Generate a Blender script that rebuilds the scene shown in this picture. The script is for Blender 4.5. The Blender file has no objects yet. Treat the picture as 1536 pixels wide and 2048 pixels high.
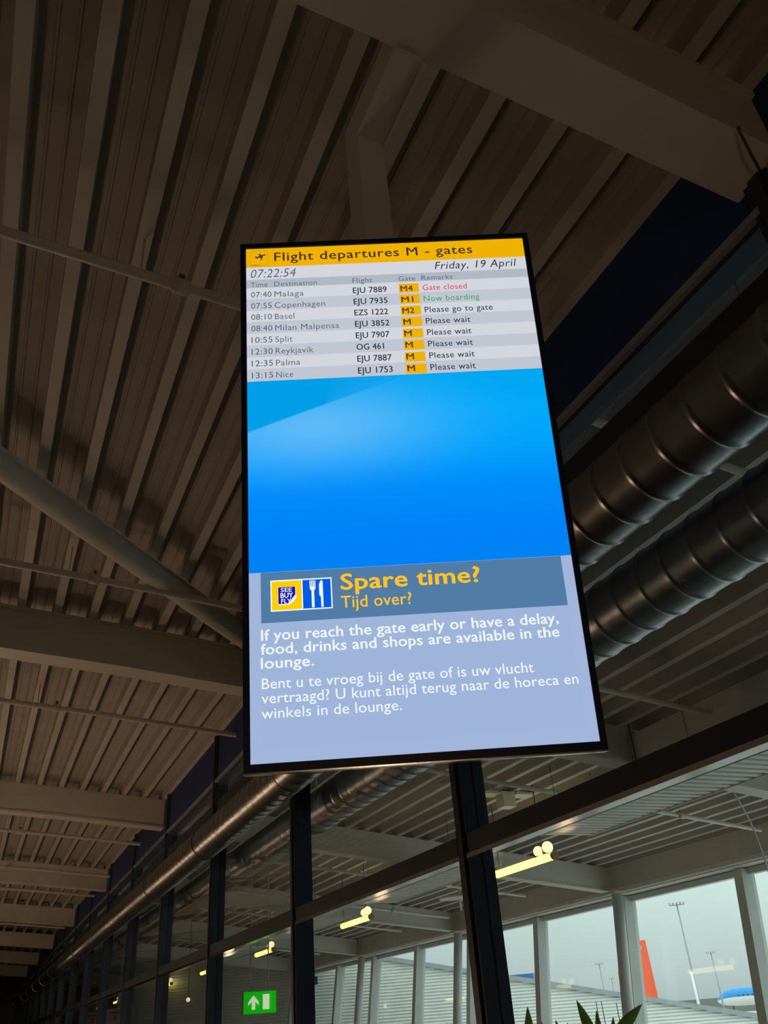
import bpy, math, random
from mathutils import Vector, Matrix

random.seed(7)
SC = bpy.context.scene
COL = SC.collection
EYE = 1.6                                   # eye height above the floor

# ------------------------------------------------------------------ camera
YAW, PITCH, ROLL, FPX = 0.45140293, 0.54695569, -0.08125924, 1668.34562
def camera():
    cd = bpy.data.cameras.new('camera')
    cd.sensor_fit = 'VERTICAL'; cd.sensor_height = 24.0
    cd.lens = FPX / 2048 * 24.0
    cd.clip_start = .02; cd.clip_end = 3000
    o = bpy.data.objects.new('camera', cd); COL.objects.link(o)
    f = Vector((math.sin(YAW)*math.cos(PITCH), math.cos(YAW)*math.cos(PITCH), math.sin(PITCH)))
    r = Vector((math.cos(YAW), -math.sin(YAW), 0)); u = r.cross(f)
    r2 = math.cos(ROLL)*r + math.sin(ROLL)*u
    u2 = -math.sin(ROLL)*r + math.cos(ROLL)*u
    m = Matrix(((r2.x, u2.x, -f.x, 0), (r2.y, u2.y, -f.y, 0), (r2.z, u2.z, -f.z, EYE), (0, 0, 0, 1)))
    o.matrix_world = m
    SC.camera = o
camera()

# ------------------------------------------------------------------ view, world
SC.view_settings.view_transform = 'Standard'
SC.view_settings.look = 'None'
SC.view_settings.gamma = 1
SC.view_settings.use_curve_mapping = False
SC.view_settings.exposure = 0.0
SKY = 1.35
WARM = (1.0, .74, .15)
LAMP_FAR = 4.0          # tubes in the lounge behind the glass
LNX = -1.3
LAMP_ADDED = 38.0         # added corridor lamps, unseen outside the frame

def world():
    w = bpy.data.worlds.new('overcast'); SC.world = w; w.use_nodes = True
    nt = w.node_tree; nt.nodes.clear()
    tc = nt.nodes.new('ShaderNodeTexCoord'); sp = nt.nodes.new('ShaderNodeSeparateXYZ')
    nt.links.new(tc.outputs['Generated'], sp.inputs[0])
    rp = nt.nodes.new('ShaderNodeValToRGB')
    cr = rp.color_ramp; cr.elements[0].position = 0.0; cr.elements[0].color = (.50, .57, .59, 1)
    cr.elements[1].position = 1.0; cr.elements[1].color = (1.9, 2.0, 2.0, 1)
    for p, c in ((.02, (.58, .65, .66, 1)), (.12, (.80, .93, .905, 1)), (.35, (1.2, 1.32, 1.3, 1))):
        e = cr.elements.new(p); e.color = c
    nt.links.new(sp.outputs['Z'], rp.inputs[0])
    nz = nt.nodes.new('ShaderNodeTexNoise'); nz.inputs['Scale'].default_value = 5; nz.inputs['Detail'].default_value = 4
    nt.links.new(tc.outputs['Generated'], nz.inputs['Vector'])
    mr = nt.nodes.new('ShaderNodeMapRange'); mr.inputs[3].default_value = .84; mr.inputs[4].default_value = 1.12
    nt.links.new(nz.outputs['Fac'], mr.inputs[0])
    mx = nt.nodes.new('ShaderNodeMixRGB'); mx.blend_type = 'MULTIPLY'; mx.inputs[0].default_value = 1
    nt.links.new(rp.outputs[0], mx.inputs[1]); nt.links.new(mr.outputs[0], mx.inputs[2])
    bg = nt.nodes.new('ShaderNodeBackground'); bg.inputs['Strength'].default_value = SKY
    nt.links.new(mx.outputs[0], bg.inputs['Color'])
    out = nt.nodes.new('ShaderNodeOutputWorld'); nt.links.new(bg.outputs[0], out.inputs[0])
world()

# ------------------------------------------------------------------ materials
def lin(r, g, b):
    f = lambda c: (c/255/12.92) if c/255 <= .04045 else ((c/255+.055)/1.055)**2.4
    return (f(r), f(g), f(b), 1)

def paint(name, col, rough=.6, metal=0.0, var=.08, scale=3.0, spec=.4):
    m = bpy.data.materials.new(name); m.use_nodes = True
    nt = m.node_tree; b = nt.nodes['Principled BSDF']
    b.inputs['Roughness'].default_value = rough; b.inputs['Metallic'].default_value = metal
    b.inputs['Specular IOR Level'].default_value = spec
    tc = nt.nodes.new('ShaderNodeTexCoord'); nz = nt.nodes.new('ShaderNodeTexNoise')
    nz.inputs['Scale'].default_value = scale; nz.inputs['Detail'].default_value = 3
    nt.links.new(tc.outputs['Object'], nz.inputs['Vector'])
    rp = nt.nodes.new('ShaderNodeValToRGB')
    c = col[:3]
    rp.color_ramp.elements[0].color = tuple(max(0, x*(1-var)) for x in c) + (1,)
    rp.color_ramp.elements[1].color = tuple(min(1, x*(1+var)) for x in c) + (1,)
    rp.color_ramp.elements[0].position = .3; rp.color_ramp.elements[1].position = .7
    nt.links.new(nz.outputs['Fac'], rp.inputs[0]); nt.links.new(rp.outputs[0], b.inputs['Base Color'])
    return m

def glow(name, col, strength=1.0):
    m = bpy.data.materials.new(name); m.use_nodes = True
    nt = m.node_tree; nt.nodes.clear()
    e = nt.nodes.new('ShaderNodeEmission'); e.inputs[0].default_value = tuple(col[:3]) + (1,)
    e.inputs[1].default_value = strength
    o = nt.nodes.new('ShaderNodeOutputMaterial'); nt.links.new(e.outputs[0], o.inputs[0])
    return m

def leafy(name, col):
    m = paint(name, col, .4, var=.3, scale=20); nt = m.node_tree
    b = nt.nodes['Principled BSDF']; o = [n for n in nt.nodes if n.type == 'OUTPUT_MATERIAL'][0]
    t = nt.nodes.new('ShaderNodeBsdfTranslucent'); t.inputs[0].default_value = (col[0]*2.6, col[1]*2.7, col[2]*1.7, 1)
    mx = nt.nodes.new('ShaderNodeMixShader'); mx.inputs[0].default_value = .6
    nt.links.new(b.outputs[0], mx.inputs[1]); nt.links.new(t.outputs[0], mx.inputs[2]); nt.links.new(mx.outputs[0], o.inputs[0])
    return m

def glazing(name, tint=(.93, .97, .95), ior=1.5, rough=0.0):
    m = bpy.data.materials.new(name); m.use_nodes = True
    nt = m.node_tree; nt.nodes.clear()
    t = nt.nodes.new('ShaderNodeBsdfTransparent'); t.inputs[0].default_value = tint + (1,)
    g = nt.nodes.new('ShaderNodeBsdfGlossy'); g.inputs['Roughness'].default_value = rough
    # Schlick reflectance of one pane surface, the same from both sides
    gm = nt.nodes.new('ShaderNodeNewGeometry'); dt = nt.nodes.new('ShaderNodeVectorMath'); dt.operation = 'DOT_PRODUCT'
    nt.links.new(gm.outputs['Normal'], dt.inputs[0]); nt.links.new(gm.outputs['Incoming'], dt.inputs[1])
    def mth(op, x, y=None):
        n = nt.nodes.new('ShaderNodeMath'); n.operation = op
        for i, q in enumerate((x, y)):
            if q is None: continue
            if isinstance(q, (int, float)): n.inputs[i].default_value = q
            else: nt.links.new(q, n.inputs[i])
        return n
    c1 = mth('SUBTRACT', 1.0, mth('ABSOLUTE', dt.outputs['Value']).outputs[0])
    f = mth('ADD', mth('MULTIPLY', mth('POWER', c1.outputs[0], 5.0).outputs[0], .96).outputs[0], .04)
    mx = nt.nodes.new('ShaderNodeMixShader')
    nt.links.new(f.outputs[0], mx.inputs[0]); nt.links.new(t.outputs[0], mx.inputs[1]); nt.links.new(g.outputs[0], mx.inputs[2])
    o = nt.nodes.new('ShaderNodeOutputMaterial'); nt.links.new(mx.outputs[0], o.inputs[0])
    return m

M = dict(
    deck=paint('painted_steel_deck', (.74, .72, .69), .55, var=.06),
    deck_tray=paint('darker_deck_tray', (.53, .51, .49), .7, var=.06),  # trays and webs, coloured darker than the rib faces
    beam=paint('cream_beam_paint', (.76, .73, .67), .5, var=.04),
    pipe=paint('cream_pipe_paint', (.76, .73, .68), .4, var=.04),
    dark=paint('anthracite_paint', (.045, .064, .100), .5, var=.1, spec=.2),
    navy=paint('dark_blue_panel', (.030, .065, .20), .5, var=.1, spec=.2),
    ledge=paint('pale_blue_trim', (.32, .36, .45), .45),
    galv=paint('galvanised_steel', (.36, .38, .42), .31, metal=1.0, var=.15, scale=9),
    silver=paint('brushed_aluminium', (.85, .85, .84), .16, metal=1.0, var=.03),
    facade=paint('grey_window_profile', (.66, .68, .67), .45, var=.04),
    white=paint('white_enamel', (.82, .82, .79), .45, var=.03),
    floor=paint('grey_stone_floor', (.48, .47, .45), .35, var=.15),
    carpet=paint('dark_carpet', (.10, .095, .09), .9, var=.2, scale=40),
    wall=paint('warm_plaster', (.20, .17, .14), .8, var=.1),
    dwall=paint('dark_end_wall', (.05, .045, .04), .7),
    black=paint('black_plastic', (.020, .042, .095), .4, var=.05, spec=.2),
    cable=paint('grey_cable', (.10, .10, .10), .6),
    wcable=paint('pale_cable', (.62, .62, .60), .6),
    brass=paint('brass_fitting', (.45, .36, .2), .3, metal=1.0),
    glass=glazing('partition_glass', (.92, .94, .94)),
    fglass=glazing('window_glass', (.92, .96, .935)),
    siding=paint('ribbed_cladding', (.90, .91, .88), .5, var=.03),
    coping=paint('grey_coping', (.36, .40, .41), .5),
    apron=paint('apron_concrete', (.50, .51, .50), .8, var=.15, scale=.05),
    grass=paint('distant_field', (.20, .22, .20), .9, var=.2, scale=.01),
    leaf=leafy('plant_leaf', (.20, .25, .13)),
    stem=paint('plant_stem', (.09, .11, .05), .5),
    pot=paint('planter', (.12, .12, .12), .5),
    soil=paint('soil', (.04, .03, .02), .9),
    orange=paint('orange_tail_paint', (.98, .13, .045), .4, var=.01),
    pwhite=paint('aircraft_white', (.80, .80, .80), .35, var=.02),
    pblue=paint('aircraft_blue', (.035, .30, .70), .35, var=.03),
    tyre=paint('tyre_rubber', (.02, .02, .02), .7),
    yellow=paint('vehicle_yellow', (.55, .40, .10), .4),
    vblue=paint('vehicle_blue', (.08, .17, .35), .4),
    vwhite=paint('vehicle_white', (.7, .7, .7), .4),
    vdark=paint('vehicle_dark', (.06, .065, .07), .4),
    red=paint('red_paint', (.45, .05, .03), .5),
    signblue=paint('sign_blue', (.05, .17, .55), .5),
    mast=paint('mast_steel', (.33, .36, .37), .5),
    paper=paint('poster_paper', (.62, .58, .52), .7),
    lamp=glow('warm_tube', WARM, LAMP_FAR),
    globe=glow('warm_globe', (1.0, .84, .42), LAMP_FAR*.45),
    lampadded=glow('added_corridor_tube', (1.0, .63, .36), LAMP_ADDED),
    exitgreen=glow('exit_green', lin(20, 205, 20), 1.0),
    exitwhite=glow('exit_white', lin(236, 255, 205), 1.1),
    exitrim=paint('exit_rim', (.35, .50, .25), .5),
)

# ------------------------------------------------------------------ mesh helpers
def WLOC(o):
    p = Vector((0,0,0))
    while o is not None: p += o.location; o = o.parent
    return p

class MB:
    def __init__(self): self.v = []; self.f = []; self.mi = []; self.sm = []
    def add(self, verts, faces, mi=0, smooth=False):
        n = len(self.v); self.v += [tuple(p) for p in verts]
        for f in faces:
            self.f.append(tuple(n+i for i in f)); self.mi.append(mi); self.sm.append(smooth)
    def box(self, x0, x1, y0, y1, z0, z1, mi=0):
        self.add([(x0,y0,z0),(x1,y0,z0),(x1,y1,z0),(x0,y1,z0),(x0,y0,z1),(x1,y0,z1),(x1,y1,z1),(x0,y1,z1)],
                 [(0,3,2,1),(4,5,6,7),(0,1,5,4),(1,2,6,5),(2,3,7,6),(3,0,4,7)], mi)
    def frame_box(self, o, ex, ey, ez, a, b, mi=0):
        """box between local corners a and b in the frame (o; ex, ey, ez)"""
        P = lambda x, y, z: o + ex*x + ey*y + ez*z
        x0,y0,z0 = a; x1,y1,z1 = b
        self.add([P(x0,y0,z0),P(x1,y0,z0),P(x1,y1,z0),P(x0,y1,z0),P(x0,y0,z1),P(x1,y0,z1),P(x1,y1,z1),P(x0,y1,z1)],
                 [(0,3,2,1),(4,5,6,7),(0,1,5,4),(1,2,6,5),(2,3,7,6),(3,0,4,7)], mi)
    def tube(self, pts, rad, n=12, mi=0, caps=True, smooth=True):
        pts = [Vector(p) for p in pts]
        if not isinstance(rad, (list, tuple)): rad = [rad]*len(pts)
        base = len(self.v); prev = None
        for i, p in enumerate(pts):
            if i == 0: t = pts[1]-p
            elif i == len(pts)-1: t = p-pts[i-1]
            else: t = pts[i+1]-pts[i-1]
            t.normalize()
            if prev is None:
                a = Vector((0,0,1)) if abs(t.z) < .9 else Vector((1,0,0))
                s = t.cross(a).normalized()
            else:
                s = (prev - t*prev.dot(t)).normalized()
            prev = s; q = t.cross(s)
            for k in range(n):
                an = 2*math.pi*k/n
                self.v.append(tuple(p + (s*math.cos(an)+q*math.sin(an))*rad[i]))
        for i in range(len(pts)-1):
            for k in range(n):
                a = base+i*n+k; b = base+i*n+(k+1)%n
                self.f.append((a,b,b+n,a+n)); self.mi.append(mi); self.sm.append(smooth)
        if caps:
            self.f.append(tuple(base+k for k in range(n))[::-1]); self.mi.append(mi); self.sm.append(False)
            e = base+(len(pts)-1)*n
            self.f.append(tuple(e+k for k in range(n))); self.mi.append(mi); self.sm.append(False)
    def sphere(self, c, r, mi=0, nu=14, nv=8, sx=1, sy=1, sz=1):
        base = len(self.v); c = Vector(c)
        for i in range(nv+1):
            th = math.pi*i/nv
            for k in range(nu):
                ph = 2*math.pi*k/nu
                self.v.append((c.x+sx*r*math.sin(th)*math.cos(ph), c.y+sy*r*math.sin(th)*math.sin(ph), c.z+sz*r*math.cos(th)))
        for i in range(nv):
            for k in range(nu):
                a = base+i*nu+k; b = base+i*nu+(k+1)%nu
                self.f.append((a, a+nu, b+nu, b)); self.mi.append(mi); self.sm.append(True)
    def prism(self, poly, y0, y1, mi=0):
        """poly in (x,z), extruded along y"""
        n = len(poly)
        self.add([(x,y0,z) for x,z in poly]+[(x,y1,z) for x,z in poly],
                 [tuple(range(n)), tuple(range(2*n-1,n-1,-1))]+[(i,i+n,(i+1)%n+n,(i+1)%n) for i in range(n)], mi)
    def build(self, name, mats, parent=None, loc=None, eye=True, bevel=0):
        """vertices are given with z relative to the eye; eye=True shifts them to the floor datum"""
        me = bpy.data.meshes.new(name)
        off = Vector((0,0,EYE if eye else 0))
        if loc is None: loc = Vector((0,0,0))
        loc = Vector(loc)
        me.from_pydata([tuple(Vector(p)+off-loc) for p in self.v], [], self.f)
        for m in (mats if isinstance(mats, (list, tuple)) else [mats]): me.materials.append(m)
        for p, mi, s in zip(me.polygons, self.mi, self.sm): p.material_index = mi; p.use_smooth = s
        me.update()
        o = bpy.data.objects.new(name, me); COL.objects.link(o)
        if parent is not None:
            o.parent = parent; o.location = loc - WLOC(parent)
        else: o.location = loc
        if bevel:
            b = o.modifiers.new('bevel', 'BEVEL'); b.width = bevel; b.segments = 2; b.limit_method = 'ANGLE'
        return o

def tag(o, label=None, cat=None, group=None, kind=None):
    if label: o['label'] = label
    if cat: o['category'] = cat
    if group: o['group'] = group
    if kind: o['kind'] = kind
    return o
def empty(name, loc=(0,0,0)):
    o = bpy.data.objects.new(name, None); COL.objects.link(o); o.location = loc; o.empty_display_size = .2
    return o
def copy_tree(o, parent=None):
    c = o.copy(); COL.objects.link(c)
    if parent is not None: c.parent = parent
    for ch in list(o.children): copy_tree(ch, c)
    return c

# ------------------------------------------------------------------ roof geometry (z relative to the eye)
XW = 2.1                      # glass partition plane
def zu(X):                    # underside of the roof beams
    if X <= .79: return 2.47+.08*(.79-X)
    if X <= XW: return 2.47-.1*(X-.79)
    return 2.339-.125*(X-XW)
BD = .35                      # beam depth
def zd(X): return zu(X)+BD    # lowest face of the deck ribs
def zt(X):                    # where a rod fixed at X meets the deck: rib or tray
    q = (X+.31+.03) % .26
    return zd(X)+(.002 if q < .062 else .108)
Y0, Y1 = -5.0, 46.0
XL, XR = -6.5, 9.35
TILT = math.tan(math.radians(8.0))
XF, ZH = 9.4, 1.355           # window head
FLOOR = -EYE
def xf(z): return XF+TILT*(z-ZH)

# ------------------------------------------------------------------ the setting
def build_ceiling():
    prof = []
    pitch = .26; k0 = int((XL+.31)/pitch)-1
    k = k0
    while -.31+k*pitch < XR+.1:
        x = -.31+k*pitch
        def pt(dx, dz):
            X = x+dx; prof.append((X, zd(X)+dz))
        pt(-.030, 0); pt(.030, 0); pt(.036, .11)
        for g in (.095, .165):
            pt(g-.009, .11); pt(g-.004, .100); pt(g+.004, .100); pt(g+.009, .11)
        pt(.224, .11)
        k += 1
    n = len(prof)
    v = [(x, Y0, z) for x, z in prof]+[(x, Y1, z) for x, z in prof]
    v += [(x, Y0, z+.25) for x, z in (prof[0], prof[-1])] + [(x, Y1, z+.25) for x, z in (prof[0], prof[-1])]
    f = [(i, i+1, i+1+n, i+n) for i in range(n-1)]
    m = MB(); m.add(v, f)
    per = 12
    m.mi = [0 if i % per in (0,) else 1 for i in range(len(f))]
    # roof slab over the deck
    top = [(XL, zd(XL)+.3), (.79, zd(.79)+.3), (XW, zd(XW)+.3), (XR+.3, zd(XR+.3)+.3), (XR+.3, zd(XR+.3)+.125), (XW, zd(XW)+.125), (.79, zd(.79)+.125), (XL, zd(XL)+.125)]
    m.prism(top, Y0-.3, Y1+.3)
    tag(m.build('ceiling', [M['deck'], M['deck_tray']]), 'ribbed steel roof deck sloping down towards the windows', 'ceiling', kind='structure')
build_ceiling()

def struct(name, mb, mat, label=None, cat=None, parent=None):
    o = mb.build(name, mat, parent)
    tag(o, label, cat, kind='structure')
    return o

m = MB(); m.box(XW, xf(FLOOR)+.1, Y0-.3, Y1+.3, FLOOR-.3, FLOOR)
struct('floor', m, M['floor'], 'pale stone floor of the lounge behind the glass', 'floor')
m = MB(); m.box(XL-.3, XW, Y0-.3, Y1+.3, FLOOR-.3, FLOOR)
struct('floor', m, M['carpet'], 'dark carpet floor of the corridor', 'floor')
m = MB(); m.box(XL-.3, XL, Y0, Y1, FLOOR, zd(XL)+.08)
struct('wall_left', m, M['wall'], 'plain warm plaster wall on the left of the corridor', 'wall')
m = MB(); m.box(XL, XR+.4, Y0-.3, Y0, FLOOR, 3.4)
struct('wall_back', m, M['dwall'], 'dark wall behind the viewer', 'wall')
m = MB(); m.box(XL, XR+.4, Y1, Y1+.3, FLOOR, 3.4)
struct('wall_end', m, M['dwall'], 'dark wall at the far end of the corridor', 'wall')

# glazed partition between corridor and lounge
MY = [3.64+2.53*k for k in range(-3, 16)]
def partition():
    m = MB()
    m.box(XW-.05, XW+.05, Y0, Y1, 2.235, zd(XW)+.06)
    w = struct('wall_right', m, M['navy'], 'dark blue steel fascia above the glass partition', 'wall')
    t = MB(); t.box(XW-.075, XW-.045, Y0, Y1, 2.205, 2.235); t.build('ledge_trim', M['ledge'], w)
    t = MB(); t.box(XW-.05, XW+.05, Y0, Y1, 1.86, 2.02); t.build('upper_rail', M['dark'], w)
    t = MB(); t.box(XW-.05, XW+.05, Y0, Y1, 2.18, 2.205); t.build('head_rail', M['dark'], w)
    t = MB(); t.box(XW-.07, XW+.05, Y0, Y1, .634, .72); t.build('transom', M['dark'], w)
    t = MB(); t.box(XW-.074, XW-.012, Y0, Y1, .614, .634); t.build('transom_trim', M['silver'], w)
    t = MB(); t.box(XW-.06, XW+.06, Y0, Y1, FLOOR, FLOOR+.12); t.build('sill', M['dark'], w)
    for y in MY:
        t = MB(); t.box(XW-.07, XW+.06, y-.05, y+.05, FLOOR, zd(XW)+.04)
        t.box(XW-.082, XW-.07, y-.022, y+.022, FLOOR, zd(XW)+.03)
        t.build('mullion', M['dark'], w)
    ys = [Y0]+MY+[Y1]
    for a, b in zip(ys[:-1], ys[1:]):
        if b-a < .3: continue
        t = MB(); t.box(XW-.006, XW+.006, a+.05, b-.05, FLOOR+.1, 2.19); t.build('glass_pane', M['glass'], w)
partition()

# leaning window facade, one object per bay
FY = [9.13+2.53*k for k in range(-5, 15)]
def facade():
    n = 0
    for a, b in zip(FY[:-1], FY[1:]):
        n += 1
        g = MB()
        z0, z1 = FLOOR+.3, ZH
        g.add([(xf(z0)-.006,a,z0),(xf(z0)-.006,b,z0),(xf(z1)-.006,b,z1),(xf(z1)-.006,a,z1),
               (xf(z0)+.006,a,z0),(xf(z0)+.006,b,z0),(xf(z1)+.006,b,z1),(xf(z1)+.006,a,z1)],
              [(0,1,2,3),(7,6,5,4),(0,4,5,1),(2,6,7,3),(1,5,6,2),(3,7,4,0)])
        w = tag(g.build('window_%d' % n, M['fglass']), None, None, kind='structure')
        t = MB()
        # leaning mullion at the near side of the bay
        zt = ZH+.06
        def slab(y0, y1, d0, d1):
            t.add([(xf(FLOOR)+d0,y0,FLOOR),(xf(FLOOR)+d1,y0,FLOOR),(xf(FLOOR)+d1,y1,FLOOR),(xf(FLOOR)+d0,y1,FLOOR),
                   (xf(zt)+d0,y0,zt),(xf(zt)+d1,y0,zt),(xf(zt)+d1,y1,zt),(xf(zt)+d0,y1,zt)],
                  [(0,3,2,1),(4,5,6,7),(0,1,5,4),(1,2,6,5),(2,3,7,6),(3,0,4,7)])
        slab(a-.075, a+.075, -.17, .05)
        # head rail and sill of the bay
        t.box(XF-.06, XF+.08, a+.07, b-.07, ZH-.015, ZH+.06)
        t.box(xf(FLOOR)-.06, xf(FLOOR)+.09, a+.07, b-.07, FLOOR, FLOOR+.32)
        t.build('window_frame', M['facade'], w)
    # solid wall parts beyond the glazed bays
    m = MB()
    m.box(XF-.45, XF-.15, Y0, FY[0]-.08, FLOOR, ZH); m.box(XF-.45, XF-.15, FY[-1], Y1, FLOOR, ZH)
    struct('wall_window', m, M['wall'], 'solid wall beyond the ends of the window row', 'wall')
    # soffit and edge beam over the windows
    m = MB(); m.box(9.08, XR+.35, Y0, Y1, 1.425, zd(9.2)+.1)
    struct('trim_1', m, M['deck'], 'painted fascia beam over the tall windows', 'fascia')
facade()

# ------------------------------------------------------------------ roof beams
def mkbeam(Yc, name='roof_beam'):
    xs = [XL, .79, XW, 8.95]
    half = .105
    def run(m, h, dz0, dz1):
        n = len(xs); v = []
        for y in (Yc-h, Yc+h):
            for X in xs: v.append((X, y, zu(X)+dz0))
            for X in xs: v.append((X, y, zu(X)+dz1))
        f = []
        for i in range(n-1):
            f += [(i, i+1, n+i+1, n+i), (2*n+i+1, 2*n+i, 3*n+i, 3*n+i+1), (i, 2*n+i, 2*n+i+1, i+1), (n+i, n+i+1, 3*n+i+1, 3*n+i)]
        f += [(0, n, 3*n, 2*n), (n-1, 3*n-1, 4*n-1, 2*n-1)]
        m.add(v, f)
    m = MB(); run(m, half-.018, .02, BD-.02)
    run(m, half, 0, .024); run(m, half, BD-.03, BD-.002)
    return m
BY = [1.1, 6.45, 11.65, 16.95, 22.2, 27.45, 32.7, 37.95]
names = ['nearest roof beam, crossing the picture above the screen', 'second roof beam, disappearing behind the left edge of the screen',
         'third roof beam, running just below the lower left corner of the screen', 'fourth roof beam from the viewer, low on the left',
         'fifth roof beam from the viewer along the corridor', 'sixth roof beam from the viewer along the corridor',
         'seventh roof beam, far down the corridor', 'eighth roof beam, farthest down the corridor']
for y, nm in zip(BY, names):
    o = mkbeam(y).build('roof_beam', M['beam'], loc=(0, y, EYE+zu(0)))
    tag(o, 'cream ' + nm, 'beam', 'roof beams')
m = MB(); m.box(5.5, 5.72, BY[0]+.1, BY[1]-.1, 1.93, 2.19)
tag(m.build('cross_beam', M['beam']), 'cream beam along the lounge roof right of the screen, above the dark transom', 'beam')

# diagonal tube brace under the deck
m = MB(); a = Vector((-3.1, 1.74, 3.03)); b = Vector((1.93, 6.25, 2.605))
m.tube([a, b], .085, 20)
br = m.build('diagonal_brace', M['beam'], loc=(-.5, 4.1, 4.3))
tag(br, 'cream round diagonal brace running down to the left edge of the screen', 'brace')

# ------------------------------------------------------------------ sprinkler pipes
PY = [2.52, 5.27, 7.95, 13.4, 16.3, 18.6, 23.9]
plab = ['nearest thin sprinkler pipe, left of the top of the screen', 'second thin sprinkler pipe, passing in front of the diagonal brace',
        'third thin sprinkler pipe, under the second roof beam on the left', 'fourth thin sprinkler pipe, ending above the air duct low on the left',
        'fifth thin sprinkler pipe, just beyond the fourth roof beam', 'sixth thin sprinkler pipe, low on the left', 'seventh thin sprinkler pipe, lowest on the left']
PD = .205
for i, y in enumerate(PY):
    root = empty('sprinkler_pipe', (0, y, EYE+zd(0)-PD))
    tag(root, 'cream ' + plab[i], 'pipe', 'sprinkler pipes')
    t = MB(); r = .024
    t.tube([(X, y, zd(X)-PD) for X in (XL, -3, .79, XW, 5, 8.6)], r, 12); t.build('pipe_run', M['pipe'], root, loc=root.location)
    for X in (-3.2, .375, .4+3.55, 7.4):
        t = MB(); t.tube([(X-.035, y, zd(X-.035)-PD), (X+.035, y, zd(X+.035)-PD)], r+.011, 12)
        t.build('coupling', M['pipe'], root, loc=root.location)
        t = MB(); z = zd(X)-PD; t.tube([(X-.0, y-.0, z), (X, y, z+.05)], .009, 8)
        t.tube([(X, y, z+.05), (X, y, z+.062)], .016, 10); t.sphere((X, y, z+.036), .012)
        t.build('sprinkler_head', M['brass'], root, loc=root.location)
    for X in (-3.43, .21, 3.85, 6.45):
        t = MB(); t.tube([(X, y, zd(X)-PD+.02), (X, y, zt(X))], .005, 6); t.build('hanger_rod', M['pipe'], root, loc=root.location)

# ------------------------------------------------------------------ spiral air ducts
def duct(X, Z, r, ya, yb, pitch=.155, n=40):
    m = MB(); pts = []; rad = []
    y = ya
    while y < yb:
        for dy, dr in ((-.006, 0), (0, .0004), (.006, .005), (.016, .005), (.022, .0004), (.028, 0), (.075, 0), (.12, 0)):
            pts.append((X, y+dy, Z)); rad.append(r+dr)
        y += pitch
    m.tube(pts, rad, n)
    return m
root = duct(1.845, 1.53, .140, -4.5, 37).build('air_duct', M['galv'], loc=(1.845, 0, EYE+1.53))
tag(root, 'large galvanised spiral air duct on the corridor side of the glass', 'duct')
for y in [-2.0+2.53*k for k in range(15)]:
    m = MB(); m.tube([(1.845, y, 1.53), (1.845, y+.03, 1.53)], .149, 32)
    m.box(1.845, XW-.06, y+.008, y+.022, 1.665, 1.68)
    m.build('duct_bracket', M['galv'], root, loc=root.location)
root = duct(2.383, 1.47, .150, -4.5, 44).build('air_duct', M['galv'], loc=(2.383, 0, EYE+1.47))
tag(root, 'galvanised spiral air duct in the lounge, behind the glass partition', 'duct')
for y in [-1.0+2.53*k for k in range(18)]:
    m = MB(); m.tube([(2.383, y, 1.47), (2.383, y+.03, 1.47)], .159, 32)
    m.tube([(2.383, y+.015, 1.62), (2.383, y+.015, zd(2.383)+.01)], .004, 6)
    m.build('duct_hanger', M['galv'], root, loc=root.location)

# ------------------------------------------------------------------ support arm of the screen
def support():
    root = empty('screen_support', (.79, 1.55, EYE+2.47))
    tag(root, 'cream post and short arm hanging from the nearest beam behind the screen', 'bracket')
    s = MB(); s.box(.742, .838, BY[0]+.10, 1.60, 2.462, 2.60); s.build('arm', M['beam'], root, loc=root.location, bevel=.004)
    s = MB(); s.box(.838, .852, BY[0]+.11, 1.60, 2.456, 2.47); s.build('lit_edge_strip', M['white'], root, loc=root.location)  # white strip painted in for the light caught along the arm's edge
    s = MB(); s.box(.742, .838, 1.505, 1.60, .94, 2.463); s.build('post', M['beam'], root, loc=root.location, bevel=.004)
support()

# ------------------------------------------------------------------ the departures screen
C = Vector((.71273822, 1.35370276, 1.03969687)); TY, TT = 1.97045761, .18047196
ER = Vector((math.sin(TY), math.cos(TY), 0)); EN0 = Vector((ER.y, -ER.x, 0))
EU = math.cos(TT)*Vector((0,0,1)) + math.sin(TT)*EN0
EN = ER.cross(EU)
SW, SH = .685, 1.21778
ORG = C - ER*SW/2 + EU*SH/2                 # top left corner of the picture
def S(u, v, d=0): return ORG + ER*(u/1000) - EU*(v/1000) + EN*d

DG = None
def glyphs(text, italic=False, space=1.0):
    cu = bpy.data.curves.new('lettering', 'FONT'); cu.body = text
    cu.resolution_u = 3; cu.space_character = space
    if italic: cu.shear = .22
    ob = bpy.data.objects.new('lettering', cu); COL.objects.link(ob)
    dg = bpy.context.evaluated_depsgraph_get(); dg.update()
    me = bpy.data.meshes.new_from_object(ob.evaluated_get(dg))
    v = [(p.co.x, p.co.y) for p in me.vertices]; f = [tuple(p.vertices) for p in me.polygons]
    bpy.data.objects.remove(ob); bpy.data.curves.remove(cu); bpy.data.meshes.remove(me)
    return v, f
CAP = None
def put_text(mb, text, u0, u1, vbase, cap, mi, d, mapf=S, bold=0.0, **k):
    """text fitted between u0 and u1 (mm) on the base line vbase with the given capital height"""
    global CAP
    if CAP is None:
        hv, _ = glyphs('H'); CAP = max(p[1] for p in hv)
    v, f = glyphs(text, **k)
    x0 = min(p[0] for p in v); x1 = max(p[0] for p in v)
    sx = (u1-u0)/(x1-x0); sy = cap/CAP
    w = bold*sy
    shifts = [(0, 0)] if bold < .003 else [(-w, 0), (w, 0), (0, -w*.6), (0, w*.6)]
    for k, (a, b) in enumerate(shifts):
        mb.add([mapf(u0+(x-x0)*sx+a, vbase-y*sy+b, d) for x, y in v], f, mi)
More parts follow.
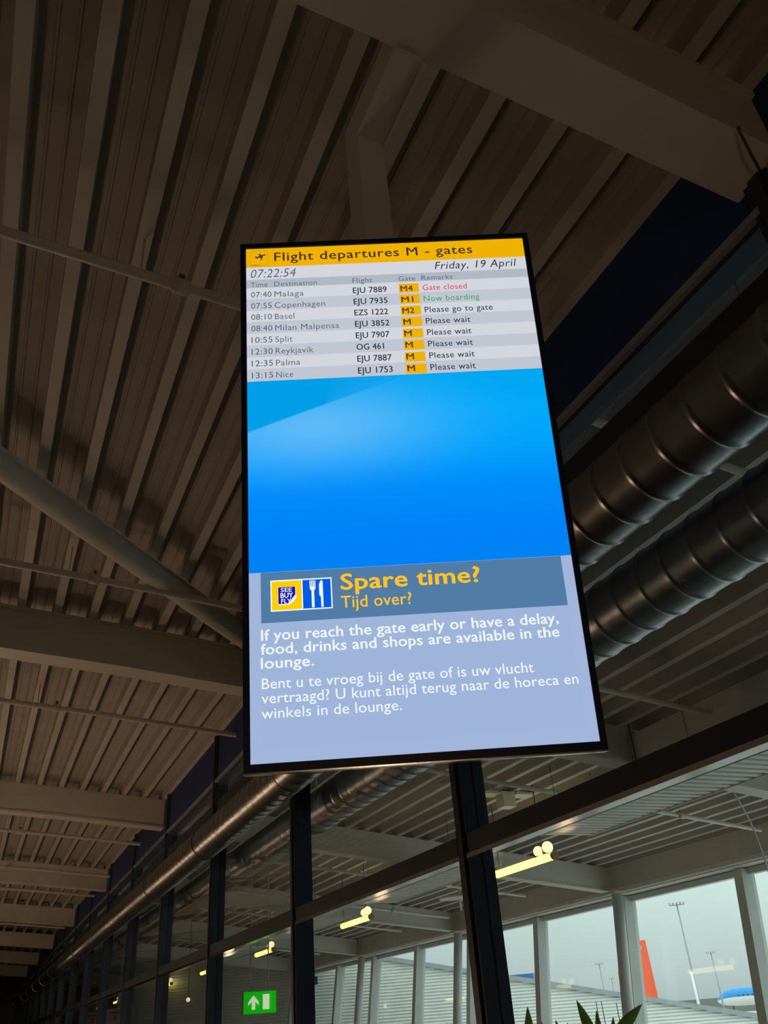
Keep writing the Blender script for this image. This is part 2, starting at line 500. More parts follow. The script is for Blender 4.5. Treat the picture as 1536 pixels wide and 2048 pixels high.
def rect(mb, u0, v0, u1, v1, mi, d):
    mb.add([S(u0,v0,d), S(u1,v0,d), S(u1,v1,d), S(u0,v1,d)], [(0,3,2,1)], mi)
def poly(mb, pts, mi, d):
    mb.add([S(a,b,d) for a,b in pts], [tuple(range(len(pts)))[::-1]], mi)
def disc(mb, u, v, r, mi, d, n=16):
    poly(mb, [(u+r*math.cos(2*math.pi*i/n), v+r*math.sin(2*math.pi*i/n)) for i in range(n)], mi, d)

def picture_material():
    """the blue picture shown on the display: flat blue corner, pale wing sheen, deeper blue below"""
    m = bpy.data.materials.new('display_picture'); m.use_nodes = True
    nt = m.node_tree; nt.nodes.clear(); N = nt.nodes.new; L = nt.links.new
    at = N('ShaderNodeAttribute'); at.attribute_name = 'screen_uv'
    sp = N('ShaderNodeSeparateXYZ'); L(at.outputs['Vector'], sp.inputs[0])   # u 0..1, v 0..1 downwards
    def mth(op, a, b=None, c=None):
        n = N('ShaderNodeMath'); n.operation = op
        for i, x in enumerate((a, b, c)):
            if x is None: continue
            if isinstance(x, (int, float)): n.inputs[i].default_value = x
            else: L(x, n.inputs[i])
        return n.outputs[0]
    U, V = sp.outputs[0], sp.outputs[1]
    ramp = N('ShaderNodeValToRGB'); cr = ramp.color_ramp
    cr.elements[0].position = 0; cr.elements[0].color = lin(0, 166, 240)
    cr.elements[1].position = 1; cr.elements[1].color = lin(0, 130, 245)
    for p, c in ((.22, lin(0, 170, 250)), (.42, lin(0, 162, 252)), (.62, lin(0, 140, 250)), (.82, lin(0, 131, 246))):
        e = cr.elements.new(p); e.color = c
    L(V, ramp.inputs[0])
    # sheen: strongest under the wing edge at the left
    du = mth('MULTIPLY', mth('SUBTRACT', U, .22), 3.1); dv = mth('MULTIPLY', mth('SUBTRACT', V, .27), 5.6)
    rr = mth('ADD', mth('MULTIPLY', du, du), mth('MULTIPLY', dv, dv))
    sh = mth('MULTIPLY', mth('POWER', 2.718, mth('MULTIPLY', rr, -1.0)), .75)
    mx = N('ShaderNodeMixRGB'); L(sh, mx.inputs[0]); L(ramp.outputs[0], mx.inputs[1]); mx.inputs[2].default_value = lin(105, 190, 245)
    # right part a little lighter
    # wing edge from (0,.282) to (.60,0)
    line = mth('SUBTRACT', mth('ADD', V, mth('MULTIPLY', U, .53)), .283)
    soft = N('ShaderNodeMapRange'); soft.inputs[1].default_value = -.006; soft.inputs[2].default_value = .006; L(line, soft.inputs[0])
    # the edge fades out towards the right
    fade = N('ShaderNodeMapRange'); fade.inputs[1].default_value = .25; fade.inputs[2].default_value = .55; fade.inputs[3].default_value = 0; fade.inputs[4].default_value = 1; L(U, fade.inputs[0])
    fac = mth('MAXIMUM', soft.outputs[0], mth('MULTIPLY', fade.outputs[0], .85))
    mx2 = N('ShaderNodeMixRGB'); L(fac, mx2.inputs[0]); mx2.inputs[1].default_value = lin(0, 158, 232); L(mx.outputs[0], mx2.inputs[2])
    e = N('ShaderNodeEmission'); L(mx2.outputs[0], e.inputs[0]); e.inputs[1].default_value = 1.0
    o = N('ShaderNodeOutputMaterial'); L(e.outputs[0], o.inputs[0])
    return m

def display():
    base = C - EN*.03
    root = empty('departures_screen', (base.x, base.y, base.z+EYE))
    tag(root, 'tall portrait flight departures screen with yellow header and blue picture', 'screen')
    L0 = root.location
    def fb(name, boxes, mats, parent=root, bevel=0):
        m = MB()
        for a, b, *mi in boxes: m.frame_box(ORG, ER, -EU, EN, a, b, mi[0] if mi else 0)
        # -EU flips handedness: turn the faces round
        m.f = [f[::-1] for f in m.f]
        return m.build(name, mats, parent, loc=L0, bevel=bevel)
    w, h, b, bb = SW, SH, .0135, .0165
    fb('bezel', [((-b,-b,-.030),(w+b,0,.004)), ((-b,h,-.030),(w+b,h+bb,.004)), ((-b,0,-.030),(0,h,.004)), ((w,0,-.030),(w+b,h,.004))], M['black'])
    fb('rim_trim', [((-b-.0015,-b-.0015,-.034),(w+b+.0015,-b,-.002)), ((-b-.0015,h+bb,-.036),(w+b+.0015,h+bb+.003,.002)),
                    ((-b-.0015,-b,-.034),(-b,h+bb,-.006)), ((w+b,-b,-.034),(w+b+.0015,h+bb,-.006))], M['silver'])
    fb('housing', [((-.006,-.006,-.075),(w+.006,h+.008,-.031)), ((.12,.2,-.10),(w-.12,h-.25,-.075))], M['black'], bevel=.004)
    fb('wall_bracket', [((.21,.30,-.15),(.25,.75,-.10)), ((.43,.30,-.15),(.47,.75,-.10)), ((.20,.36,-.197),(.48,.44,-.15)), ((.20,.62,-.152),(.48,.70,-.128))], M['dark'])
    # ---- the lit panel and what it shows
    pal = [glow('display_backlight', lin(158, 181, 217)),            # 0 pale blue ground
           glow('display_yellow', lin(240, 178, 0)),                 # 1
           glow('display_white_row', lin(212, 214, 222)),            # 2
           glow('display_grey_row', lin(192, 198, 210)),             # 3
           glow('display_head_row', lin(176, 184, 196)),             # 4
           glow('display_ink', lin(38, 40, 52)),                     # 5
           glow('display_ink_soft', lin(96, 100, 116)),              # 6
           glow('display_red', lin(225, 60, 80)),                    # 7
           glow('display_green', lin(60, 168, 88)),                  # 8
           glow('display_slate', lin(80, 124, 166)),                 # 9
           glow('display_amber', lin(255, 196, 30)),                 # 10
           glow('display_text_white', lin(240, 246, 252)),           # 11
           glow('display_pictogram_blue', lin(0, 92, 228)),          # 12
           glow('display_logo_yellow', lin(255, 208, 0)),            # 13
           glow('display_logo_blue', lin(22, 22, 168)),              # 14
           glow('display_header_ink', lin(50, 38, 12)),              # 15
           glow('display_header_line', lin(196, 146, 6)),            # 16
           glow('display_edge_lilac', lin(162, 181, 218))]           # 17
    p = MB(); p.frame_box(ORG, ER, -EU, EN, (0,0,-.02), (w,h,0)); p.f = [f[::-1] for f in p.f]
    panel = p.build('screen_panel', pal, root, loc=L0)
    def sub(name, mb): return mb.build(name, pal, panel, loc=L0) 
    d1, d2, d3, d4 = .0004, .0008, .0012, .0016
    # panel margins, slightly lilac
    q = MB(); rect(q, 0, 832, 24, 1217, 17, d1); rect(q, 662, 832, 685, 1217, 17, d1); rect(q, 24, 1190, 662, 1217, 17, d1); sub('panel_margin', q)
    # header
    q = MB(); rect(q, 0, 0, 685, 55, 1, d1)
    for a in ((10,7,53,8.2), (10,50,53,51.2), (10,7,11.2,51), (51.8,7,53,51), (10,46.5,32,50)): rect(q, *a, 16, d2)
    # small departing aircraft: fuselage, wings, tail
    poly(q, [(22,27.5),(24,26),(45,17.5),(48,17),(48.6,18.4),(46.5,20.4),(26,29.6)], 15, d3)
    poly(q, [(30,16.5),(33.2,15.6),(41,22),(38.2,33.5),(35.6,34.6),(35.2,25)], 15, d3)
    poly(q, [(21.5,22.6),(23.6,22),(28,27),(25.4,29.5)], 15, d3)
    put_text(q, 'Flight departures M - gates', 69, 556, 38.6, 24.5, 15, d3, bold=.008, space=1.08)
    sub('header_banner', q)
    # clock and date
    q = MB(); rect(q, 0, 55, 685, 91, 2, d1)
    put_text(q, '07:22:54', 11, 120, 86, 24, 6, d3, italic=True, space=1.05)
    put_text(q, 'Friday, 19 April', 459, 661, 82.5, 21.5, 5, d3, italic=True, space=1.08)
    sub('date_line', q)
    q = MB(); rect(q, 0, 91, 685, 115, 4, d1)
    for s, a, b in (('Time', 11, 51), ('Destination', 67, 170), ('Flight', 256, 304), ('Gate', 368, 409), ('Remarks', 424, 500)):
        put_text(q, s, a, b, 112.6, 13.5, 6, d3, space=1.06)
    sub('column_heading', q)
    rows = [('07:40','Malaga',137,'EJU 7889',337,'M4',400,'Gate closed',532,7), ('07:55','Copenhagen',187,'EJU 7935',337,'M1',399,'Now boarding',559,8),
            ('08:10','Basel',113,'EZS 1222',336,'M2',399,'Please go to gate',588,5), ('08:40','Milan Malpensa',218,'EJU 3852',337,'M',388,'Please wait',531,5),
            ('10:55','Split',107,'EJU 7907',335,'M',388,'Please wait',530,5), ('12:30','Reykjavik',155,'OG 461',320,'M',388,'Please wait',530,5),
            ('12:35','Palma',123,'EJU 7887',336,'M',388,'Please wait',531,5), ('13:15','Nice',106,'EJU 1753',336,'M',388,'Please wait',530,5)]
    for i, (tm, ds, d_, fl, f_, g, g_, rm, r_, rc) in enumerate(rows):
        y0 = 115+32.1*i; q = MB()
        rect(q, 0, y0, 685, y0+32.1, 2 if i % 2 == 0 else 3, d1)
        rect(q, 367, y0+5.5, 415.5, y0+31.0, 1, d2)
        vb = 142.3+31.7*i
        put_text(q, tm, 11, 60, vb, 15.5, 6, d3, bold=.004, space=1.04)
        put_text(q, ds, 67, d_, vb+.6, 15.5, 6, d3, space=1.06)
        put_text(q, fl, 256, f_, vb, 16, 5, d3, bold=.012, space=1.04)
        put_text(q, g, 371, g_, vb, 15.5, 15, d3, bold=.014, space=1.04)
        put_text(q, rm, 424.5, r_, vb, 16, rc, d3, bold=.004, space=1.06)
        sub('flight_row', q)
    # picture
    nx, ny = 8, 8; q = MB()
    vv = [(i/nx, j/ny) for j in range(ny+1) for i in range(nx+1)]
    q.add([S(a*685, 372+b*459.5, d1) for a, b in vv], [(j*(nx+1)+i, (j+1)*(nx+1)+i, (j+1)*(nx+1)+i+1, j*(nx+1)+i+1) for j in range(ny) for i in range(nx)])
    o = q.build('blue_picture', picture_material(), panel, loc=L0)
    at = o.data.attributes.new('screen_uv', 'FLOAT_VECTOR', 'POINT')
    for k, (a, b) in enumerate(vv): at.data[k].vector = (a, b, 0)
    # banner with pictograms
    q = MB(); rect(q, 24.5, 832, 662, 940, 9, d1)
    put_text(q, 'Spare time?', 192, 484, 878.5, 33.5, 10, d3, bold=.024, space=1.03)
    put_text(q, 'Tijd over?', 190, 337, 917.5, 25, 10, d3, bold=.006, space=1.02)
    sub('question_banner', q)
    q = MB(); rect(q, 44.5, 850, 172.5, 917, 11, d2); rect(q, 47, 853, 109, 914.5, 13, d3); rect(q, 111.5, 853, 170, 914.5, 12, d3)
    poly(q, [(60,866),(97,866),(97,886),(83,904),(60,904)], 11, d3+.0002)
    poly(q, [(60.5,866),(96,866),(96,883),(80.5,902),(60.5,902)], 14, d4)
    poly(q, [(96.5,884),(98.5,888),(92,898),(82,905),(79,903)], 11, d4+.0002)
    e = d4+.0003
    put_text(q, 'SEE', 66, 89, 876.5, 8.5, 11, e, bold=.01)
    put_text(q, 'BUY', 65.5, 91, 889, 10, 11, e, bold=.02)
    put_text(q, 'FLY', 66.5, 87, 901, 9.5, 11, e, bold=.01)
    # fork
    for k in range(4):
        x = 126.2+k*3.35; rect(q, x, 855, x+2.1, 869, 11, d4)
    poly(q, [(126.2,868.5),(138.4,868.5),(138,873),(135.2,877),(135.2,913),(129.6,913),(129.6,877),(126.6,873)], 11, d4)
    # knife
    poly(q, [(151.5,855),(153.6,858),(153.8,913),(149.2,913),(148.8,890),(145.8,888),(145.8,866),(147.6,858.5)], 11, d4)
    sub('pictogram_panel', q)
    q = MB()
    for s, a, b, vb, cp in (('If you reach the gate early or have a delay,', 24, 637, 976.5, 22), ('food, drinks and shops are available in the', 23, 635, 1005, 21.5), ('lounge.', 23, 129, 1033.5, 21.5)):
        put_text(q, s, a, b, vb, cp, 11, d3, bold=.016, space=1.02)
    sub('english_message', q)
    q = MB()
    for s, a, b, vb, cp in (('Bent u te vroeg bij de gate of is uw vlucht', 24, 573, 1074.5, 21), ('vertraagd? U kunt altijd terug naar de horeca en', 23, 660, 1103, 20.5), ('winkels in de lounge.', 22.5, 300, 1132.5, 20.5)):
        put_text(q, s, a, b, vb, cp, 11, d3, bold=.003, space=1.02)
    sub('dutch_message', q)
display()

# ------------------------------------------------------------------ lounge lamps and ceiling panels
LX, LZ = 5.72, 1.43
def make_lamp(loc, label, mt='lamp', mg='globe', group='tube lamps of the lounge', drop=True):
    root = empty('tube_lamp', (0, 0, 0)); tag(root, label, 'lamp', group)
    def part(name, mb, mat): return mb.build(name, mat, root, eye=False)
    m = MB(); m.tube([(0,.02,0),(0,1.28,0)], .042, 16); part('tube', m, M[mt])
    m = MB(); m.tube([(0,-.01,0),(0,.03,0)], .047, 16); part('end_cap', m, M['brass'])
    m = MB(); m.tube([(0,1.27,0),(0,1.31,0)], .047, 16); part('end_cap', m, M['brass'])
    m = MB(); m.sphere((-.015, .10, .10), .062); part('globe', m, M[mg])
    m = MB(); m.sphere((.03, .36, .10), .058); part('globe', m, M[mg])
    for q in (.1, .36):
        m = MB(); m.tube([(0,q,.03),(0,q,.05)], .03, 10); part('globe_holder', m, M['brass'])
    h = zt(loc[0])-loc[2]
    for q in (.23, 1.2):
        m = MB(); m.tube([(0,q,.03),(0,q,h)], .006, 8); part('hanger_rod', m, M['cable'])
    root.location = (loc[0], loc[1], loc[2]+EYE)
    return root
first = make_lamp((LX, 8.2, LZ), 'glowing warm tube lamp just right of the dark post, largest of its row')
ll = ['glowing tube lamp between the two nearest dark mullions below the screen', 'glowing tube lamp above the green exit sign',
      'glowing tube lamp just left of the mullion beside the exit sign', 'glowing tube lamp just right of the second mullion left of the exit sign',
      'glowing tube lamp above the right red poster at the lower left', 'glowing tube lamp above the left red poster at the lower left',
      'eighth glowing tube lamp of the row, farthest to the lower left']
for k, lb in enumerate(ll):
    c = copy_tree(first); c.location.y = 8.2+5.25*(k+1)+EYE*0; c['label'] = lb

def panel(ya, yb, label):
    root = empty('radiant_panel', (LX+.03, ya, EYE+1.6)); tag(root, label, 'ceiling panel', 'slatted ceiling panels')
    m = MB(); x0, x1 = LX-.28, LX+.34; m.box(x0, x1, ya, yb, 1.625, 1.645)
    m.build('backing', M['white'], root, loc=root.location)
    for xe in (x0-.012, x1):
        m = MB(); m.box(xe, xe+.012, ya, yb, 1.585, 1.65); m.build('edge_rail', M['white'], root, loc=root.location)
    m = MB(); y = ya
    while y < yb-.07:
        m.box(x0, x1, y, y+.072, 1.595, 1.626); y += .125
    m.build('slats', M['white'], root, loc=root.location)
    for y in (ya+.3, (ya+yb)/2, yb-.3):
        for x in (x0+.05, x1-.05):
            m = MB(); m.tube([(x,y,1.64),(x,y,zt(x))], .003, 6); m.build('hanger_rod', M['cable'], root, loc=root.location)
    return root
pl = ['white slatted ceiling panel running up to the right edge under the dark transom', 'white slatted ceiling panel between the dark post and the mullion left of it',
      'white slatted ceiling panel over the lamp beside the mullion', 'white slatted ceiling panel above the green exit sign']
for k, lb in enumerate(pl):
    root = panel(4.65+5.25*k if k else 3.15, 8.0+5.25*k, lb)
    if k == 0:
        for x in (5.47, 5.86):
            m = MB(); m.tube([(x, 6.28, 1.64), (x, 6.28, zt(x))], .009, 8); m.build('support_rod', M['cable'], root, loc=root.location)

# columns of the lounge and the pipe above the windows
cl = ['round grey column left of the orange tail fin', 'round grey column left of the dark post', 'round grey column next to the mullion, farthest left', 'round grey column far down the window row']
for y, lb in zip((11.42, 16.7, 21.9, 27.2), cl):
    m = MB(); xa, xb = xf(FLOOR)-.42, xf(1.45)-.42
    m.tube([(xa, y, FLOOR), (xb, y, 1.44)], .085, 24)
    root = m.build('round_column', M['facade'], loc=(xa, y, 0)); tag(root, lb, 'column', 'columns along the windows')
    t = MB(); t.box(xb-.13, xb+.16, y-.12, y+.12, 1.43, 1.455); t.build('head_plate', M['facade'], root, loc=root.location)
m = MB(); m.tube([(9.04, Y0, 1.475), (9.04, Y1, 1.475)], .036, 14)
rp_ = m.build('rain_pipe', M['pipe'], loc=(9.04, 0, EYE+1.475)); tag(rp_, 'long pale pipe running above the tall windows', 'pipe')
for k in range(9):
    m = MB(); y = 2.1+5.25*k; m.tube([(9.04, y, 1.475), (9.04, y+.12, 1.475)], .047, 14); m.build('coupling', M['pipe'], rp_, loc=rp_.location)

# small ceiling fittings
def fitting(name, X, Y, label, cat, builder):
    root = empty(name, (X, Y, EYE+zd(X))); tag(root, label, cat); builder(root, X, Y, zd(X)); return root
def speaker(root, X, Y, z):
    m = MB(); m.box(X-.09, X+.09, Y-.08, Y+.08, z-.2, z-.02); m.build('body', M['white'], root, loc=root.location, bevel=.01)
    m = MB(); m.box(X-.34, X-.1, Y-.1, Y+.1, z-.06, z-.035); m.build('wing', M['white'], root, loc=root.location)
    m = MB(); m.box(X+.1, X+.34, Y-.1, Y+.1, z-.06, z-.035); m.build('wing', M['white'], root, loc=root.location)
    m = MB(); m.box(X-.05, X+.05, Y-.05, Y+.05, z-.03, z+.004); m.build('mount', M['dark'], root, loc=root.location)
fitting('ceiling_speaker', 5.56, 8.79, 'white boxy ceiling fitting with flat wings below the right half of the screen', 'ceiling fitting', speaker)
def antenna(root, X, Y, z):
    m = MB(); m.tube([(X,Y,z+.004),(X,Y,z-.42)], .022, 10); m.build('stem', M['white'], root, loc=root.location)
    m = MB(); m.tube([(X-.12,Y,z-.2),(X-.12,Y,z-.23)], .26, 20); m.build('disc', M['white'], root, loc=root.location)
fitting('ceiling_antenna', 7.75, 14.2, 'flat white disc on a short stem just left of the dark post', 'ceiling fitting', antenna)
def cam(root, X, Y, z):
    m = MB(); m.tube([(X,Y,z+.004),(X,Y,z-.08)], .03, 10); m.build('bracket', M['dark'], root, loc=root.location)
    m = MB(); m.box(X-.06, X+.06, Y-.22, Y+.08, z-.2, z-.08); m.build('body', M['dark'], root, loc=root.location, bevel=.01)
root = empty('security_camera', (9.0, 25.6, EYE+1.4)); tag(root, 'small dark security camera under the window head beside the tall mullion', 'camera')
m = MB(); m.box(8.9, 9.06, 25.4, 25.62, 1.02, 1.22); m.build('body', M['dark'], root, loc=root.location, bevel=.01)
m = MB(); m.tube([(8.98, 25.5, 1.2), (8.98, 25.5, 1.445)], .03, 10); m.build('stem', M['dark'], root, loc=root.location)
# hanging cable at the right
m = MB(); pts = []
ctl = [(7.78, 7.43, zd(7.78)+.004), (8.0, 7.55, 1.80), (8.25, 7.72, 1.58), (8.5, 7.92, 1.20), (8.64, 8.03, .86)]
for i in range(len(ctl)-1):
    P0, P1, P2, P3 = [Vector(ctl[max(0, min(len(ctl)-1, i+q))]) for q in (-1, 0, 1, 2)]
    for k in range(5):
        t = k/5; pts.append(.5*((2*P1)+(P2-P0)*t+(2*P0-5*P1+4*P2-P3)*t*t+(3*P1-P0-3*P2+P3)*t**3))
pts.append(Vector(ctl[-1]))
m.tube(pts, .011, 8)
tag(m.build('hanging_cable', M['wcable']), 'thin pale cable curving down from the lounge roof at the right edge', 'cable')
m = MB(); m.tube([(1.845,.985,2.362),(1.85,.99,2.345),(1.90,1.015,2.325),(1.97,1.05,2.32),(2.02,1.075,2.335),(2.025,1.08,2.352)], .005, 8)
tag(m.build('loose_cable', M['cable']), 'short dark loose cable at the right end of the nearest roof beam', 'cable')

# exit sign
def exit_sign():
    X, Y, Z = 3.37, 11.62, .31
    root = empty('exit_sign', (X, Y, EYE+Z)); tag(root, 'lit green exit sign with white arrow and door, hung behind the glass', 'sign')
    L0 = root.location; w, h = .205, .118
    m = MB(); m.box(X-w-.012, X+w+.012, Y-.03, Y+.03, Z-h-.012, Z+h+.012); m.build('frame', M['exitrim'], root, loc=L0)
    m = MB(); m.box(X-w, X+w, Y-.036, Y-.029, Z-h, Z+h); m.build('face', M['exitgreen'], root, loc=L0)
    def fl(mb, pts): mb.prism([(X+a, Z+b) for a, b in pts], Y-.039, Y-.0355)
    m = MB(); fl(m, [(-.150,.008),(-.084,.078),(-.018,.008),(-.018,-.03),(-.062,.010),(-.062,-.075),(-.106,-.075),(-.106,.010),(-.150,-.03)]); m.build('arrow', M['exitwhite'], root, loc=L0)
    m = MB(); fl(m, [(.035,-.078),(.035,.085),(.118,.085),(.118,-.078)]); m.build('door_symbol', M['exitwhite'], root, loc=L0)
    for dx in (-.115, .115):
        m = MB(); m.tube([(X+dx, Y, Z+h), (X+dx, Y, zu(X+dx)+.004)], .009, 8); m.build('suspension_rod', M['wcable'], root, loc=L0)
exit_sign()

# posters low on the left, seen through the glass
def poster(X, Y, zt, w, h, label, design):
    root = empty('poster_board', (X, Y, EYE+zt-h)); tag(root, label, 'poster', 'poster boards behind the glass')
    L0 = root.location
    m = MB(); m.box(X-w/2, X+w/2, Y-.012, Y+.012, zt-h, zt); m.build('board', M['paper'], root, loc=L0)
    m = MB(); design(m, X, Y-.0135, zt, w, h); m.build('print', M['red'], root, loc=L0)
    m = MB(); m.box(X-.02, X+.02, Y+.012, Y+.03, FLOOR, zt-.05); m.box(X-.2, X+.2, Y-.12, Y+.16, FLOOR, FLOOR+.02); m.build('stand', M['dark'], root, loc=L0)
def dsgn(m, X, y, zt, w, h):
    m.box(X-w*.36, X+w*.36, y-.001, y+.002, zt-.14*h, zt-.09*h)
    m.box(X-w*.10, X+w*.02, y-.001, y+.002, zt-.34*h, zt-.2*h)
    m.box(X-w*.34, X+w*.38, y-.001, y+.002, zt-.72*h, zt-.46*h)
poster(2.66, 22.0, .62, .38, .62, 'white poster with red print, left of the two at the lower left', dsgn)
poster(3.05, 21.4, .64, .40, .62, 'white poster with red print, right of the two at the lower left', dsgn)
def dsgn2(m, X, y, zt, w, h): m.box(X-w*.4, X+w*.4, y-.001, y+.002, zt-.95*h, zt-.6*h)
poster(2.45, 29, .60, .40, .62, 'small pale poster at the far lower left, left of the red ones', dsgn2)
# small lit notice at the lower edge
root = empty('lit_notice', (3.1, 15.2, EYE)); tag(root, 'small lit yellow notice at the lower edge, left of the exit sign', 'sign')
m = MB(); m.box(2.95, 3.25, 15.18, 15.22, -.05, .15); m.build('face', glow('notice_yellow', lin(235, 215, 130), .9), root, loc=root.location)
m = MB(); m.tube([(3.1, 15.2, -.05), (3.1, 15.2, FLOOR)], .02, 10); m.build('post', M['dark'], root, loc=root.location)
# round downlights hung far down the lounge
for (x, y, z), lb in zip(((4.6, 21.5, .72), (2.9, 33.0, 1.05)), ('small bright round spot lamp between mullions at the lower left', 'tiny bright round spot lamp farthest to the lower left')):
    root = empty('spot_lamp', (x, y, EYE+z)); tag(root, lb, 'lamp', 'small spot lamps')
    m = MB(); m.sphere((x, y, z), .045); m.build('bulb', M['globe'], root, loc=root.location)
    m = MB(); m.tube([(x, y, z+.04), (x, y, zt(x))], .008, 8); m.build('cord', M['cable'], root, loc=root.location)

# ------------------------------------------------------------------ added lamps, unseen at the left, that light the corridor ceiling warm
for k, (y, nm) in enumerate(((-3.6, 'one'), (7.6, 'two'), (9.3, 'three'), (12.5, 'four'), (16.5, 'five'), (21.5, 'six'))):
    root = empty('added_lamp', (LNX, y, 0)); tag(root, 'added warm lamp number %s from the viewer, left of the picture' % nm, 'lamp', 'added corridor lamps')
    z0 = -1.05
    m = MB(); m.tube([(LNX, y, z0), (LNX, y, z0+.7)], .07, 14); m.build('tube', M['lampadded'], root, loc=root.location)
    m = MB(); m.tube([(LNX, y, FLOOR), (LNX, y, FLOOR+.03), (LNX, y, FLOOR+.03), (LNX, y, z0)], [.2, .2, .03, .03], 16); m.build('stand', M['dark'], root, loc=root.location)

# ------------------------------------------------------------------ plant at the window
def plant():
    bx, by = 3.35, 4.78
    root = empty('potted_plant', (bx, by, 0)); tag(root, 'tall green potted plant whose leaf tips show at the lower edge', 'plant')
    L0 = root.location
    m = MB(); m.tube([(bx,by,FLOOR),(bx,by,FLOOR+.55)], [.2,.26], 24); m.build('pot', M['pot'], root, loc=L0)
    m = MB(); m.tube([(bx,by,FLOOR+.54),(bx,by,FLOOR+.555)], .24, 24); m.build('soil', M['soil'], root, loc=L0)
    rv = Vector((math.cos(.60), -math.sin(.60), 0)); fv = Vector((math.sin(.60), math.cos(.60), 0))
    # (sideways offset, tip height, base height, lean, width, forward)
    specs = [(-.32, .017, -.26, .012, .064, 0), (-.25, -.064, -.32, .04, .05, .05), (-.17, -.062, -.3, -.06, .05, .1), (-.028, .03, -.20, -.075, .058, .02), (.078, -.03, -.28, .012, .05, .08),
             (.339, -.017, -.17, .20, .060, -.03), (-.101, -.079, -.3, .03, .04, .1), (.17, -.07, -.3, .05, .05, .12), (-.4, -.13, -.34, -.1, .06, .06)]
    for so, ztip, zb, lean, wd, fw in specs:
        tip = Vector((bx,by,0)) + rv*so + fv*fw; tip.z = ztip
        bot = Vector((bx,by,0)) + rv*(so-lean) + fv*fw; bot.z = zb
        lf = MB(); n = 12; ax = (tip-bot); verts = []
        side = rv.cross(Vector((0,0,0))) if False else (rv - ax.normalized()*rv.dot(ax.normalized())).normalized()
        for i in range(n+1):
            t = i/n; wv = wd*.5*(math.sin(math.pi*t**.75))**.9 + .0008
            p = bot+ax*t + fv*(-.05*math.sin(math.pi*t)) ; 
            verts += [p-side*wv-fv*.012*(wv/.03), p, p+side*wv-fv*.012*(wv/.03)]
        lf.add(verts, [(3*i+a, 3*i+a+1, 3*i+a+4, 3*i+a+3) for i in range(n) for a in (0,1)], smooth=True)
        o = lf.build('leaf', M['leaf'], root, loc=L0)
        sd = o.modifiers.new('thickness', 'SOLIDIFY'); sd.thickness = .002
        st = MB(); q0 = Vector((bx,by,FLOOR+.53)); st.tube([q0+(bot-q0)*t + fv*(-.03*math.sin(math.pi*t)) for t in (0,.25,.5,.75,1.0)], .006, 6); st.build('stalk', M['stem'], root, loc=L0)
    # two thin flower stalks
    for so, zs, c in ((.085, .015, .02), (.115, .013, -.02), (.20, .0, -.025)):
        st = MB(); pts = []
        for i in range(8):
            t = i/7; p = Vector((bx,by,0))+rv*(so - c*(t-1)**2*3)+fv*.06; p.z = -.7+(zs+.7)*t; pts.append(p)
        st.tube(pts, [.005-.003*i/7 for i in range(8)], 6); st.build('flower_stalk', M['stem'], root, loc=L0)
plant()

# ------------------------------------------------------------------ outside
GA = -6.6                                  # apron level below the eye
def outdir(az): return Vector((math.sin(math.radians(az)), math.cos(math.radians(az)), 0))
def at(az, el, dist):                       # point at bearing, elevation and horizontal distance
    d = outdir(az)*dist; d.z = math.tan(math.radians(el))*dist; return d
m = MB(); m.box(11.5, 900, -300, 1200, GA-.5, GA)
tag(m.build('ground', M['apron']), 'grey concrete airport apron outside', 'ground', kind='structure')

def cladding():
    AZ, D = 33.0, 28.0
    o = outdir(AZ)*D; ru = outdir(AZ+90); fw = outdir(AZ)
    edge = lambda u: .646-.215*u
    ua, ub = -13.0, 13.0
    root = empty('clad_building', (o.x, o.y, EYE+GA)); tag(root, 'long building clad in pale ribbed metal with a sloping roof edge, outside the windows', 'building')
    L0 = root.location
    m = MB(); pitch = .0815; prof = []
    z = GA
    while z < edge(ua)+.2:
        for dz, dd in ((0, .0), (.040, .0), (.046, .055), (.078, .055)):
            prof.append((z+dz, dd))
        z += pitch
    v = []; f = []
    for i, (z, dd) in enumerate(prof):
        u1 = min(ub, (.646-z)/.215)
        if u1 < ua: u1 = ua
        v += [o+ru*ua+fw*dd+Vector((0,0,z)), o+ru*u1+fw*dd+Vector((0,0,z))]
        if i: f.append((2*i-2, 2*i-1, 2*i+1, 2*i))
    m.add(v, f); m.build('ribbed_wall', M['siding'], root, loc=L0)
    m = MB()
    sl = (ru*1 + Vector((0,0,-.215))).normalized(); up = sl.cross(fw); up = up if up.z > 0 else -up
    p0 = o+ru*ua+Vector((0,0,edge(ua))); Ln = (ub-ua)/sl.dot(ru)
    m.frame_box(p0, sl, fw, up, (0,-.10,-.07), (Ln, 8.0, .05)); m.build('roof_edge', M['coping'], root, loc=L0)
    m = MB(); m.frame_box(o, ru, fw, Vector((0,0,1)), (-7.2,-.06,-1.75), (-3.6,.0,-1.25)); m.build('window_band', M['coping'], root, loc=L0)
    m = MB(); m.frame_box(o, ru, fw, Vector((0,0,1)), (ua,.16,GA), (2.5,7.9,edge(2.5)-.15)); m.build('core', M['coping'], root, loc=L0)
cladding()
